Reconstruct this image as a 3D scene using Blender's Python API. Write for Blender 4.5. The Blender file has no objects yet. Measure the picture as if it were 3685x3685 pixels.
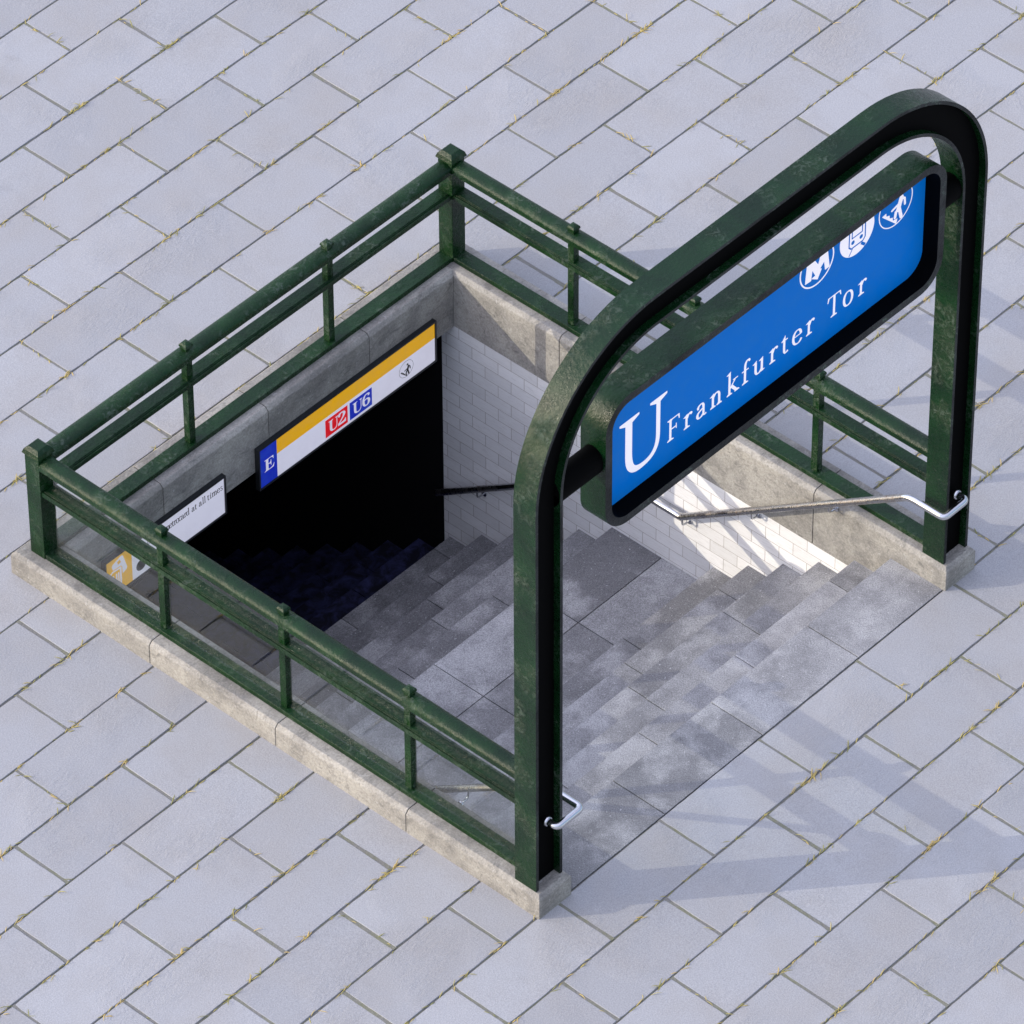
import bpy, math, random
from mathutils import Vector, Matrix
random.seed(7)
S = bpy.context.scene
COL = S.collection
R = math.radians
# ---------------------------------------------------------------- dimensions (metres)
W, L, WC = 4.0, 4.38, 0.282
WI, LI = W - WC, L - WC            # inner faces of the kerbs
HB, HT, HD = 0.1515, 0.1774, 0.2815
YS, T0, TR, RI, YA = 0.026, 0.409, 0.2861, 0.19955, 2.7268
RC = 0.151                         # rail centre line from the outer kerb face

# ---------------------------------------------------------------- helpers
class MB:
    def __init__(s): s.v=[]; s.f=[]; s.m=[]; s.t=[]
    def add(s, vs, fs, mi=0, tone=0.5):
        o=len(s.v); s.v+= [tuple(p) for p in vs]
        for f in fs: s.f.append(tuple(i+o for i in f)); s.m.append(mi); s.t.append(tone)
    def box(s,x0,x1,y0,y1,z0,z1,mi=0,tone=0.5,it=0.0):
        """it = inset of the top face (small arris)"""
        h=z1-it
        vs=[(x0,y0,z0),(x1,y0,z0),(x1,y1,z0),(x0,y1,z0),(x0,y0,h),(x1,y0,h),(x1,y1,h),(x0,y1,h)]
        fs=[(0,3,2,1),(0,1,5,4),(1,2,6,5),(2,3,7,6),(3,0,4,7)]
        if it>0:
            vs+=[(x0+it,y0+it,z1),(x1-it,y0+it,z1),(x1-it,y1-it,z1),(x0+it,y1-it,z1)]
            fs+=[(4,5,9,8),(5,6,10,9),(6,7,11,10),(7,4,8,11),(8,9,10,11)]
        else: fs.append((4,5,6,7))
        s.add(vs,fs,mi,tone)
    def prism(s, prof, a0, a1, fn, mi=0, tone=0.5, caps=True):
        """prof: CCW 2D points; fn(u,w,a)->xyz"""
        n=len(prof)
        vs=[fn(u,w,a0) for u,w in prof]+[fn(u,w,a1) for u,w in prof]
        fs=[(i,(i+1)%n,n+(i+1)%n,n+i) for i in range(n)]
        if caps: fs+=[tuple(range(n-1,-1,-1)),tuple(range(n,2*n))]
        s.add(vs,fs,mi,tone)
    def rings(s, rings, mi=0, tone=0.5, cap0=True, cap1=True):
        n=len(rings[0]); vs=[p for r in rings for p in r]; fs=[]
        for k in range(len(rings)-1):
            for i in range(n): fs.append((k*n+i,k*n+(i+1)%n,(k+1)*n+(i+1)%n,(k+1)*n+i))
        if cap0: fs.append(tuple(range(n-1,-1,-1)))
        if cap1: fs.append(tuple(range((len(rings)-1)*n,len(rings)*n)))
        s.add(vs,fs,mi,tone)
    def tube(s, pts, r, n=16, mi=0, tone=0.5):
        pts=[Vector(p) for p in pts]; rings=[]; up=None
        for i,p in enumerate(pts):
            a=(pts[i]-pts[i-1]).normalized() if i>0 else None
            b=(pts[i+1]-pts[i]).normalized() if i<len(pts)-1 else None
            t=(a+b).normalized() if a is not None and b is not None else (a or b)
            if up is None:
                up=Vector((0,0,1)) if abs(t.z)<.9 else Vector((1,0,0))
            sx=t.cross(up).normalized(); up=sx.cross(t).normalized()
            rr=r[i] if isinstance(r,(list,tuple)) else r
            rings.append([tuple(p+sx*math.cos(q)*rr+up*math.sin(q)*rr) for q in [2*math.pi*k/n for k in range(n)]])
        s.rings(rings,mi,tone)
    def disc_shape(s, poly, y0, y1, mi=0, tone=0.5):
        """flat shape in the xz plane, facing -Y, front at y0, back at y1 (poly CCW seen from -Y)"""
        n=len(poly); vs=[(x,y0,z) for x,z in poly]+[(x,y1,z) for x,z in poly]
        fs=[tuple(range(n)),tuple(range(2*n-1,n-1,-1))]+[(i,n+i,n+(i+1)%n,(i+1)%n) for i in range(n)]
        s.add(vs,fs,mi,tone)
    def annulus(s, cx,cz,r0,r1,y0,y1,n=48,mi=0):
        vs=[];fs=[]
        for y in (y0,y1):
            for r in (r0,r1):
                for k in range(n):
                    a=2*math.pi*k/n; vs.append((cx+r*math.cos(a),y,cz+r*math.sin(a)))
        for k in range(n):
            j=(k+1)%n
            fs+=[(k,n+k,n+j,j),(n+k,3*n+k,3*n+j,n+j),(k,j,2*n+j,2*n+k),(2*n+k,2*n+j,3*n+j,3*n+k)]
        s.add(vs,fs,mi)
    def build(s,name,mats,parent=None,smooth=None,bevel=0.0,seg=2):
        me=bpy.data.meshes.new(name)
        org=Vector((0,0,0))
        if parent is not None:
            q=parent
            while q is not None: org=org+q.location; q=q.parent
        me.from_pydata([(a-org.x,b-org.y,c-org.z) for a,b,c in s.v],[],s.f)
        if not isinstance(mats,(list,tuple)): mats=[mats]
        for m in mats: me.materials.append(m)
        me.polygons.foreach_set('material_index',s.m)
        at=me.attributes.new('tone','FLOAT','FACE'); at.data.foreach_set('value',s.t)
        me.update(); me.validate()
        if smooth is not None:
            me.polygons.foreach_set('use_smooth',[True]*len(me.polygons)); me.set_sharp_from_angle(angle=R(smooth))
        o=bpy.data.objects.new(name,me); COL.objects.link(o)
        if parent is not None: o.parent=parent
        if bevel>0:
            b=o.modifiers.new('bevel','BEVEL'); b.width=bevel; b.segments=seg; b.limit_method='ANGLE'; b.angle_limit=R(40)
        return o
def tag(o,label=None,cat=None,group=None,kind=None):
    if label: o['label']=label
    if cat: o['category']=cat
    if group: o['group']=group
    if kind: o['kind']=kind
    return o
def thing(name,loc,label,cat,group=None):
    o=bpy.data.objects.new(name,None); COL.objects.link(o); o.location=loc; o.empty_display_size=.1
    return tag(o,label,cat,group)

# ---------------------------------------------------------------- materials
def mat(name):
    m=bpy.data.materials.new(name); m.use_nodes=True; nt=m.node_tree; nt.nodes.clear()
    out=nt.nodes.new('ShaderNodeOutputMaterial'); b=nt.nodes.new('ShaderNodeBsdfPrincipled')
    nt.links.new(b.outputs[0],out.inputs[0]); return m,nt,b
def N(nt,t,**k):
    n=nt.nodes.new(t)
    for a,v in k.items(): setattr(n,a,v)
    return n
def coord(nt,scale=(1,1,1),rot=(0,0,0),kind='Object'):
    tc=N(nt,'ShaderNodeTexCoord'); mp=N(nt,'ShaderNodeMapping'); mp.inputs['Scale'].default_value=scale; mp.inputs['Rotation'].default_value=rot
    nt.links.new(tc.outputs[kind],mp.inputs[0]); return mp.outputs[0]
def noise(nt,vec,scale,detail=4,rough=.55,dist=0):
    n=N(nt,'ShaderNodeTexNoise'); n.inputs['Scale'].default_value=scale; n.inputs['Detail'].default_value=detail
    n.inputs['Roughness'].default_value=rough; n.inputs['Distortion'].default_value=dist
    nt.links.new(vec,n.inputs['Vector']); return n.outputs[0]
def ramp(nt,fac,stops):
    r=N(nt,'ShaderNodeValToRGB'); e=r.color_ramp.elements
    while len(e)<len(stops): e.new(.5)
    for i,(p,c) in enumerate(stops):
        e[i].position=p; e[i].color=(c if isinstance(c,(tuple,list)) else (c,c,c))[:3]+(1,) if isinstance(c,(tuple,list)) else (c,c,c,1)
    nt.links.new(fac,r.inputs[0]); return r.outputs[0]
def mixc(nt,f,a,b,mode='MIX'):
    m=N(nt,'ShaderNodeMix'); m.data_type='RGBA'; m.blend_type=mode
    for s_,i in ((f,0),(a,6),(b,7)):
        if isinstance(s_,(int,float)): m.inputs[i].default_value=s_
        elif isinstance(s_,tuple): m.inputs[i].default_value=s_+(1,) if len(s_)==3 else s_
        else: nt.links.new(s_,m.inputs[i])
    return m.outputs[2]
def math_(nt,op,a,b=0.0):
    m=N(nt,'ShaderNodeMath',operation=op)
    for i,s_ in enumerate((a,b)):
        if isinstance(s_,(int,float)): m.inputs[i].default_value=s_
        else: nt.links.new(s_,m.inputs[i])
    return m.outputs[0]
def bump(nt,b,h,strength,dist):
    n=N(nt,'ShaderNodeBump'); n.inputs['Strength'].default_value=strength; n.inputs['Distance'].default_value=dist
    nt.links.new(h,n.inputs['Height']); nt.links.new(n.outputs[0],b.inputs['Normal'])
def attr(nt,name='tone'):
    a=N(nt,'ShaderNodeAttribute'); a.attribute_name=name; return a.outputs['Fac']

def m_paver():
    m,nt,b=mat('paving slab'); v=coord(nt)
    t=attr(nt)
    base=mixc(nt,ramp(nt,t,[(0,0),(1,1)]),(.325,.330,.344),(.378,.384,.398))
    big=noise(nt,v,1.6,4,.6); base=mixc(nt,ramp(nt,big,[(.42,0),(.70,.55)]),base,(.325,.31,.295))
    st=noise(nt,coord(nt,(1,1,1),(0,0,.6)),4.5,6,.7,.8); base=mixc(nt,ramp(nt,st,[(.60,0),(.72,.28)]),base,(.43,.425,.43))
    dk=noise(nt,coord(nt,(1.7,1,1),(0,0,-.4)),3.1,5,.6,.4); base=mixc(nt,ramp(nt,dk,[(.60,0),(.75,.30)]),base,(.27,.265,.265))
    gr=noise(nt,v,120,3,.7); base=mixc(nt,.5,base,ramp(nt,gr,[(.35,.34),(.65,.66)]),'OVERLAY')
    nt.links.new(base,b.inputs['Base Color']); b.inputs['Roughness'].default_value=.78; b.inputs['Specular IOR Level'].default_value=.35
    sc=noise(nt,coord(nt,(1,2.2,1),(0,0,.5)),9,8,.75,1.2); mask=ramp(nt,noise(nt,v,1.3,2,.5),[(.50,0),(.62,1)])
    h=math_(nt,'ADD',math_(nt,'MULTIPLY',gr,.25),math_(nt,'MULTIPLY',math_(nt,'MULTIPLY',sc,mask),1.6))
    h=math_(nt,'ADD',h,math_(nt,'MULTIPLY',noise(nt,v,60,4,.6),.25))
    bump(nt,b,h,.8,.006); return m
def m_joint():
    m,nt,b=mat('joint grit'); v=coord(nt)
    n=noise(nt,v,55,5,.7); c=mixc(nt,ramp(nt,noise(nt,v,6,3),[(.42,0),(.62,1)]),(.17,.167,.155),(.17,.175,.10))
    c=mixc(nt,ramp(nt,n,[(.35,0),(.65,.6)]),c,(.24,.235,.215)); nt.links.new(c,b.inputs['Base Color']); b.inputs['Roughness'].default_value=.95
    bump(nt,b,n,1,.006); return m
def m_kerb():
    m,nt,b=mat('kerb stone'); v=coord(nt)
    t=attr(nt)
    base=mixc(nt,ramp(nt,t,[(0,0),(1,1)]),(.33,.315,.28),(.39,.37,.33))
    n1=noise(nt,v,3.2,6,.65,.3); base=mixc(nt,ramp(nt,n1,[(.38,0),(.64,.75)]),base,(.185,.175,.162))
    n2=noise(nt,coord(nt,(1,2.6,3.2),(0,.25,.2)),5.5,8,.72,1.0); base=mixc(nt,ramp(nt,n2,[(.52,0),(.66,.65)]),base,(.125,.12,.112))
    n3=noise(nt,v,32,3,.6); base=mixc(nt,ramp(nt,n3,[(.62,0),(.74,.55)]),base,(.48,.47,.45))
    g=noise(nt,v,75,4,.75); base=mixc(nt,.55,base,ramp(nt,g,[(.35,.30),(.65,.70)]),'OVERLAY')
    nt.links.new(base,b.inputs['Base Color']); b.inputs['Roughness'].default_value=.72
    msk=ramp(nt,noise(nt,v,2.3,2),[(.5,.15),(.62,1)])
    h=math_(nt,'ADD',math_(nt,'MULTIPLY',g,.3),math_(nt,'MULTIPLY',math_(nt,'MULTIPLY',noise(nt,v,26,8,.8,1.5),msk),1.5))
    bump(nt,b,h,.9,.010); return m
def m_step():
    m,nt,b=mat('stair slate'); v=coord(nt); t=attr(nt)
    base=mixc(nt,ramp(nt,t,[(0,0),(1,1)]),(.125,.125,.13),(.43,.43,.435))
    # patchwork of fainter tones inside the slabs
    br=N(nt,'ShaderNodeTexBrick'); br.inputs['Scale'].default_value=1; br.inputs['Brick Width'].default_value=.6; br.inputs['Row Height'].default_value=.286
    br.inputs['Mortar Size'].default_value=0; br.offset=.37; br.inputs['Color1'].default_value=(0,0,0,1); br.inputs['Color2'].default_value=(1,1,1,1)
    nt.links.new(coord(nt),br.inputs[0])
    base=mixc(nt,ramp(nt,br.outputs[0],[(0,.5),(1,0)]),base,(.18,.18,.185))
    n1=noise(nt,v,5,6,.7); base=mixc(nt,ramp(nt,n1,[(.44,0),(.64,.5)]),base,(.12,.12,.125))
    n4=noise(nt,v,2.1,5,.65); base=mixc(nt,ramp(nt,n4,[(.48,0),(.62,.5)]),base,(.50,.50,.50))
    sk=noise(nt,coord(nt,(1.0,2.2,1),(0,0,.35)),85,4,.8); base=mixc(nt,.85,base,ramp(nt,sk,[(.38,.24),(.62,.76)]),'OVERLAY')
    sp=noise(nt,v,60,2,.6); base=mixc(nt,ramp(nt,sp,[(.66,0),(.73,.7)]),base,(.62,.62,.63))
    nt.links.new(base,b.inputs['Base Color']); b.inputs['Roughness'].default_value=.6
    h=math_(nt,'ADD',sk,math_(nt,'MULTIPLY',noise(nt,v,160,3,.6),.6)); bump(nt,b,h,.6,.005); return m
def m_tile(tint):
    m,nt,b=mat('white travertine tile')
    tc=N(nt,'ShaderNodeTexCoord'); sx=N(nt,'ShaderNodeSeparateXYZ'); cb=N(nt,'ShaderNodeCombineXYZ')
    nt.links.new(tc.outputs['Object'],sx.inputs[0]); nt.links.new(sx.outputs[1],cb.inputs[0]); nt.links.new(sx.outputs[2],cb.inputs[1])
    mp=N(nt,'ShaderNodeMapping'); mp.inputs['Location'].default_value=(1.392,5.077,0); nt.links.new(cb.outputs[0],mp.inputs[0])
    br=N(nt,'ShaderNodeTexBrick'); br.inputs['Scale'].default_value=1; br.inputs['Brick Width'].default_value=.2272; br.inputs['Row Height'].default_value=.1
    br.inputs['Mortar Size'].default_value=.0022; br.inputs['Mortar Smooth'].default_value=.1; br.offset=.5
    br.inputs['Color1'].default_value=(0,0,0,1); br.inputs['Color2'].default_value=(1,1,1,1); br.inputs['Mortar'].default_value=(.5,.5,.5,1)
    nt.links.new(mp.outputs[0],br.inputs[0])
    base=mixc(nt,br.outputs[0],tuple(.86*c for c in tint),tint)
    sk=noise(nt,coord(nt,(1,2.2,26)),6,6,.75); base=mixc(nt,ramp(nt,sk,[(.50,0),(.68,.42)]),base,(.50,.47,.43))
    pit=noise(nt,coord(nt,(1,14,60)),9,3,.6); base=mixc(nt,ramp(nt,pit,[(.67,0),(.72,.5)]),base,(.34,.31,.28))
    base=mixc(nt,br.outputs[1],base,(.42,.38,.34))
    nt.links.new(base,b.inputs['Base Color']); b.inputs['Roughness'].default_value=.5
    h=math_(nt,'SUBTRACT',math_(nt,'MULTIPLY',pit,-.15),br.outputs[1]); bump(nt,b,h,.6,.0015); return m
def m_paint(name='green paint',c0=(.0012,.016,.0032),c1=(.0042,.034,.0060),rough=.22,flake=1.0,pit=1.0):
    m,nt,b=mat(name); v=coord(nt)
    n1=noise(nt,v,3,6,.6,.4); base=mixc(nt,ramp(nt,n1,[(.36,0),(.64,1)]),c0,c1)
    n2=noise(nt,v,24,8,.78,1.0); msk=ramp(nt,noise(nt,v,3.1,3,.6),[(.48,0),(.62,1)])
    fl=math_(nt,'MULTIPLY',ramp(nt,n2,[(.53,0),(.60,.8*flake)]),msk); base=mixc(nt,fl,base,(.085,.115,.09))
    n3=noise(nt,coord(nt,(1,1,1),(.3,.2,.9)),60,4,.7); base=mixc(nt,ramp(nt,n3,[(.66,0),(.72,.6)]),base,(.002,.006,.003))
    nt.links.new(base,b.inputs['Base Color'])
    nt.links.new(ramp(nt,n2,[(.35,rough-.06),(.7,rough+.25)]),b.inputs['Roughness']); b.inputs['Specular IOR Level'].default_value=.27
    h=math_(nt,'ADD',math_(nt,'MULTIPLY',math_(nt,'MULTIPLY',n2,msk),2.2*pit),math_(nt,'MULTIPLY',noise(nt,v,48,5,.7),1.0*pit))
    bump(nt,b,h,.8,.006); return m
def m_plain(name,c,rough=.5,metal=0,emit=0,ecol=None,noise_amt=.0,nc=None,spec=.5):
    m,nt,b=mat(name)
    if noise_amt>0:
        n=noise(nt,coord(nt),9,7,.7,.6); c2=mixc(nt,ramp(nt,n,[(.42,0),(.68,noise_amt)]),c,nc); nt.links.new(c2,b.inputs['Base Color'])
        if emit>0: nt.links.new(c2,b.inputs['Emission Color'])
    else:
        b.inputs['Base Color'].default_value=c+(1,)
        if emit>0: b.inputs['Emission Color'].default_value=(ecol or c)+(1,)
    if emit>0: b.inputs['Emission Strength'].default_value=emit
    b.inputs['Roughness'].default_value=rough; b.inputs['Metallic'].default_value=metal; b.inputs['Specular IOR Level'].default_value=spec; return m
def m_steel(name,worn):
    m,nt,b=mat(name); v=coord(nt); b.inputs['Metallic'].default_value=1
    n=noise(nt,coord(nt,(1,1,1)),38,8,.8,.8); big=ramp(nt,noise(nt,v,5,3,.6),[(.35,0),(.6,1)])
    if worn:
        d=math_(nt,'MULTIPLY',ramp(nt,n,[(.44,0),(.60,1)]),big)
        c=mixc(nt,d,(.50,.50,.51),(.16,.125,.105)); nt.links.new(c,b.inputs['Base Color'])
        nt.links.new(ramp(nt,d,[(0,.24),(1,.6)]),b.inputs['Roughness']); bump(nt,b,n,.35,.002)
    else:
        b.inputs['Base Color'].default_value=(.60,.61,.64,1); nt.links.new(ramp(nt,n,[(.3,.14),(.7,.26)]),b.inputs['Roughness'])
    return m
def m_glass():
    m=bpy.data.materials.new('clear glass'); m.use_nodes=True; nt=m.node_tree; nt.nodes.clear()
    o=N(nt,'ShaderNodeOutputMaterial'); mx=N(nt,'ShaderNodeMixShader'); tr=N(nt,'ShaderNodeBsdfTransparent'); gl=N(nt,'ShaderNodeBsdfGlossy')
    tr.inputs[0].default_value=(.965,.985,.97,1); gl.inputs['Roughness'].default_value=.0
    lw=N(nt,'ShaderNodeLayerWeight'); lw.inputs['Blend'].default_value=.5
    f=math_(nt,'ADD',math_(nt,'MULTIPLY',math_(nt,'POWER',lw.outputs['Facing'],4.0),.96),.045)
    nt.links.new(f,mx.inputs[0]); nt.links.new(tr.outputs[0],mx.inputs[1]); nt.links.new(gl.outputs[0],mx.inputs[2]); nt.links.new(mx.outputs[0],o.inputs[0]); return m
def m_grass():
    m,nt,b=mat('dry grass'); t=attr(nt)
    c=ramp(nt,t,[(0,(.20,.21,.06)),(.5,(.38,.33,.10)),(1,(.55,.40,.14))]); nt.links.new(c,b.inputs['Base Color']); b.inputs['Roughness'].default_value=.7; return m

M_PAV=m_paver(); M_JNT=m_joint(); M_KRB=m_kerb(); M_STP=m_step(); M_TIL=m_tile((.92,.91,.89)); M_GRN=m_paint()
M_ARC=m_paint('arch paint',(.0012,.014,.0042),(.0040,.028,.0072),.2,.9,.9)
M_EDG=m_paint('worn edge paint',(.003,.005,.0045),(.030,.033,.033),.5,1.6,1.8)
M_BLK=m_plain('painted shade black',(.0008,.0009,.001),.7,spec=.04)  # shade put in as black on arch web, brackets and sign recess
M_DRK=m_plain('painted tunnel shade',(.006,.006,.007),.8,spec=.1)  # near-black colour stands in for the darkness of the passage
M_FRM=m_plain('black sign frame',(.010,.012,.014),.35)
EM=.21
M_BLU=m_plain('backlit blue',(.0,.105,.40),.4,emit=EM*1.1,noise_amt=.35,nc=(.012,.115,.35),spec=.06)
M_LET=m_plain('backlit white',(.80,.76,.80),.4,emit=EM*1.0)
M_WHT=m_plain('sign white',(.72,.70,.78),.5,emit=EM*.9,noise_amt=.25,nc=(.60,.58,.66))
M_YEL=m_plain('sign yellow',(.80,.40,.0),.5,emit=EM*.9,noise_amt=.35,nc=(.66,.36,.08))
M_ORG=m_plain('sign orange',(.80,.42,.01),.5,emit=EM*.9,noise_amt=.4,nc=(.66,.40,.14))
M_DBL=m_plain('sign dark blue',(.0,.012,.42),.5,emit=EM*.9,noise_amt=.45,nc=(.03,.10,.42))
M_RED=m_plain('sign red',(.75,.0,.006),.5,emit=EM*.9,noise_amt=.3,nc=(.66,.06,.07))
M_INK=m_plain('black ink',(.006,.006,.007),.6)
M_STL=m_steel('polished steel',False); M_WRN=m_steel('worn steel',True)
M_GLS=m_glass(); M_GRS=m_grass()
M_DST=m_plain('slate with painted shade',(.012,.012,.022),.6,noise_amt=1.0,nc=(.045,.05,.14),spec=.2)  # slate coloured with the tunnel mouth's shade and bluish light
M_SUB=m_plain('dark bedding',(.035,.033,.032),.95)

# ---------------------------------------------------------------- pavement
PITCH, BL, XO = .4478, .9062, 2.438
def slab(mb, poly, tone, dz=0.0, inset=.0, tilt=(0,0)):
    """rectilinear CCW polygon -> slab with wobbly arrises"""
    n=len(poly); ins=inset
    def off(d):
        out=[]
        for i in range(n):
            p0=Vector(poly[i-1]); p1=Vector(poly[i]); p2=Vector(poly[(i+1)%n])
            a=(p1-p0).normalized(); b=(p2-p1).normalized()
            na=Vector((-a.y,a.x)); nb=Vector((-b.y,b.x)); out.append(p1+(na+nb)*d if abs(a.dot(b))<.5 else p1+na*d)
        return out
    base=off(ins); pts=[]
    cx=sum(p.x for p in base)/n; cy=sum(p.y for p in base)/n
    for i in range(n):
        a=base[i]; b=base[(i+1)%n]; ln=(b-a).length; k=max(1,int(ln/.05)); d=(b-a).normalized() if ln>0 else Vector((1,0)); nn=Vector((-d.y,d.x))
        for j in range(k):
            t=j/k; w=random.uniform(-.0012,.0018)+(.0035 if j==0 else 0)
            p=a+(b-a)*t+nn*w
            if j==0: p+=d*.0015
            pts.append(p)
    # smooth low-frequency wander
    ph=random.uniform(0,6.28)
    rings=[]
    for z,ins2 in ((-.04,0),(-.004,0),(-.001,.0009),(0,.003)):
        ring=[]
        for p in pts:
            q=Vector((p.x,p.y)); v=Vector((cx-q.x,cy-q.y)); 
            # inset toward the inside along the box axes
            q.x+=math.copysign(min(ins2,abs(v.x)),v.x); q.y+=math.copysign(min(ins2,abs(v.y)),v.y)
            zz=z+dz+(q.x-cx)*tilt[0]+(q.y-cy)*tilt[1] if z>-.01 else z
            ring.append((q.x,q.y,zz))
        rings.append(ring)
    mb.rings(rings,0,tone,cap0=False)
pav=MB()
X0,X1,NY0,NY1=-6.0,12.0,-10,26
JX=.0083; JY=.0088
row_y=lambda n: .0215+PITCH*n
strips=[]; joints=[]   # for grass: (x0,y0,x1,y1)
for n in range(NY0,NY1):
    y0=row_y(n)+JX*.8; y1=row_y(n+1)-JX*.8
    xs=XO+(0 if n%2==0 else BL/2)
    k0=int((X0-xs)/BL)-1
    joints.append((X0,row_y(n),X1,row_y(n)))
    for k in range(k0,int((X1-xs)/BL)+1):
        a=xs+k*BL; b=a+BL
        if b<X0 or a>X1: continue
        joints.append((a,y0,a,y1))
        if not (n in range(0,10) and .03<a<W-.03): strips.append((a-JY*1.8,a+JY*1.8,y0-.004,y1+.004))
        jr=random.uniform(.7,1.5); a2=a+JY*jr; b2=b-JY*random.uniform(.7,1.3)
        tone=random.random(); dz=random.uniform(-.0018,.0012); tl=(random.uniform(-.0025,.0025),random.uniform(-.004,.004))
        yy0=y0+random.uniform(-.0015,.002); yy1=y1+random.uniform(-.002,.0015)
        polys=[]
        if n in range(0,10) and b2>0 and a2<W:
            H0,H1=.03,W-.03          # the slabs tuck under the outer kerb edge
            top_row=(n==9); YC=4.35
            if a2<H0: 
                if top_row and b2>H0: polys.append([(a2,yy0),(H0,yy0),(H0,YC),(min(b2,99),YC),(b2,yy1),(a2,yy1)])
                else: polys.append([(a2,yy0),(H0,yy0),(H0,yy1),(a2,yy1)])
            elif b2>H1:
                if top_row: polys.append([(a2,YC),(H1,YC),(H1,yy0),(b2,yy0),(b2,yy1),(a2,yy1)])
                else: polys.append([(H1,yy0),(b2,yy0),(b2,yy1),(H1,yy1)])
            elif top_row: polys.append([(a2,YC),(b2,YC),(b2,yy1),(a2,yy1)])
            for p in polys: slab(pav,p,tone,dz,0,tl)
        else: slab(pav,[(a2,yy0),(b2,yy0),(b2,yy1),(a2,yy1)],tone,dz,0,tl)
# joint bed round the stairwell
def grid(mb,x0,x1,y0,y1,z,mi,st=.5):
    nx=max(1,int((x1-x0)/st)); ny=max(1,int((y1-y0)/st)); vs=[];fs=[]
    for j in range(ny+1):
        for i in range(nx+1): vs.append((x0+(x1-x0)*i/nx,y0+(y1-y0)*j/ny,z))
    for j in range(ny):
        for i in range(nx): a=j*(nx+1)+i; fs.append((a,a+1,a+nx+2,a+nx+1))
    mb.add(vs,fs,mi)
for i,b_ in enumerate(strips):
    z_=-.0020-.0006*random.random(); pav.add([(b_[0],b_[2],z_),(b_[1],b_[2],z_),(b_[1],b_[3],z_),(b_[0],b_[3],z_)],[(0,1,2,3)],1)
ya,yb=row_y(NY0),row_y(NY1)
for bx in ((X0-.5,.1,ya,yb),(W-.1,X1+.5,ya,yb),(.1,W-.1,ya,.022),(.1,W-.1,4.2,yb)): grid(pav,*bx,-.0095,1)
tag(pav.build('pavement',[M_PAV,M_JNT]),'pale grey paving slabs laid in half bond around the stairwell',kind='structure')
g=MB()
for bx in ((-150,X0,-150,150),(X1,150,-150,150),(X0,X1,-150,ya),(X0,X1,yb,150)): grid(g,*bx,-.006,0,50)
def m_ground():
    m,nt,b=mat('distant paving'); br=N(nt,'ShaderNodeTexBrick'); nt.links.new(coord(nt),br.inputs[0]); br.inputs['Scale'].default_value=1
    br.inputs['Brick Width'].default_value=BL; br.inputs['Row Height'].default_value=PITCH; br.inputs['Mortar Size'].default_value=.006
    br.inputs['Color1'].default_value=(.47,.47,.485,1); br.inputs['Color2'].default_value=(.53,.53,.55,1); br.inputs['Mortar'].default_value=(.2,.2,.18,1)
    nt.links.new(br.outputs[0],b.inputs['Base Color']); b.inputs['Roughness'].default_value=.8; return m
tag(g.build('ground',m_ground()),'paved square running on beyond the stairwell',kind='structure')

# ---------------------------------------------------------------- grass in the joints
gr=MB()
def blade(x,y,ln,ang,tone,wd,lift):
    d=Vector((math.cos(ang),math.sin(ang))); nrm=Vector((-d.y,d.x)); pts=[]
    curve=random.uniform(-.25,.25)
    for i in range(5):
        t=i/4; w=wd*math.sin(math.pi*min(1,.12+t*.88))**.7+.0002
        c=Vector((x,y))+d*(ln*t)+nrm*(curve*ln*t*t)
        z=-.004+lift*ln*math.sin(t*2.2)
        pts.append(((c.x-nrm.x*w/2,c.y-nrm.y*w/2,z),(c.x,c.y,z+w*.28+.0004),(c.x+nrm.x*w/2,c.y+nrm.y*w/2,z)))
    vs=[q for p in pts for q in p]; fs=[]
    for i in range(4):
        a=i*3; fs+=[(a,a+3,a+4,a+1),(a+1,a+4,a+5,a+2)]
    gr.add(vs,fs,0,tone)
def inwell(x,y,m=.02): return -m<x<W+m and -.01<y<L+m and not (y<.0)
def tuft(x,y,n,sp,along,jit):
    tt=random.uniform(.1,1)
    for _ in range(n):
        px=x+random.gauss(0,sp)*along[0]+random.gauss(0,.003)*abs(along[1]); py=y+random.gauss(0,sp)*along[1]+random.gauss(0,.003)*abs(along[0])
        if inwell(px,py): continue
        base=math.atan2(along[1],along[0])
        ang=base+random.choice((0,math.pi))+random.gauss(.0,jit)
        blade(px,py,random.uniform(.025,.075),ang,min(1,max(0,tt+random.gauss(0,.15))),random.uniform(.0042,.0072),random.uniform(.05,.32))
vx0,vx1,vy0,vy1=-3.4,9.2,-3.3,9.2
for (a,b,c,d) in joints:
    hor = abs(b-d)<1e-6
    if hor:
        x=max(a,vx0)
        if b<vy0 or b>vy1: continue
        while x<min(c,vx1):
            x+=random.expovariate(1/.08)
            if x>vx1: break
            r=random.random(); tuft(x,b-.002,1 if r<.72 else (2 if r<.92 else random.randint(3,7)),.02,(1,0),.38)
    else:
        if a<vx0 or a>vx1 or b<vy0 or b>vy1: continue
        if random.random()<.45:
            y=b
            while y<d:
                y+=random.expovariate(1/.10)
                if y>d: break
                tuft(a,y,random.choice((1,1,2)),.01,(0,1),.8)
        if random.random()<.30: tuft(a+random.uniform(-.03,.03),b-.006,random.randint(4,11),.03,(1,0),.55)
for (a,b,c,d) in joints:
    if abs(b-d)>1e-6 and vx0<a<vx1 and vy0<b<vy1 and random.random()<.10:
        tuft(a+random.uniform(-.05,.05),b-.006,random.randint(14,24),.045,(1,0),.45)
tag(gr.build('grass',M_GRS),'dry yellow green grass blades growing in the paving joints','grass',kind='stuff')

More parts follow.
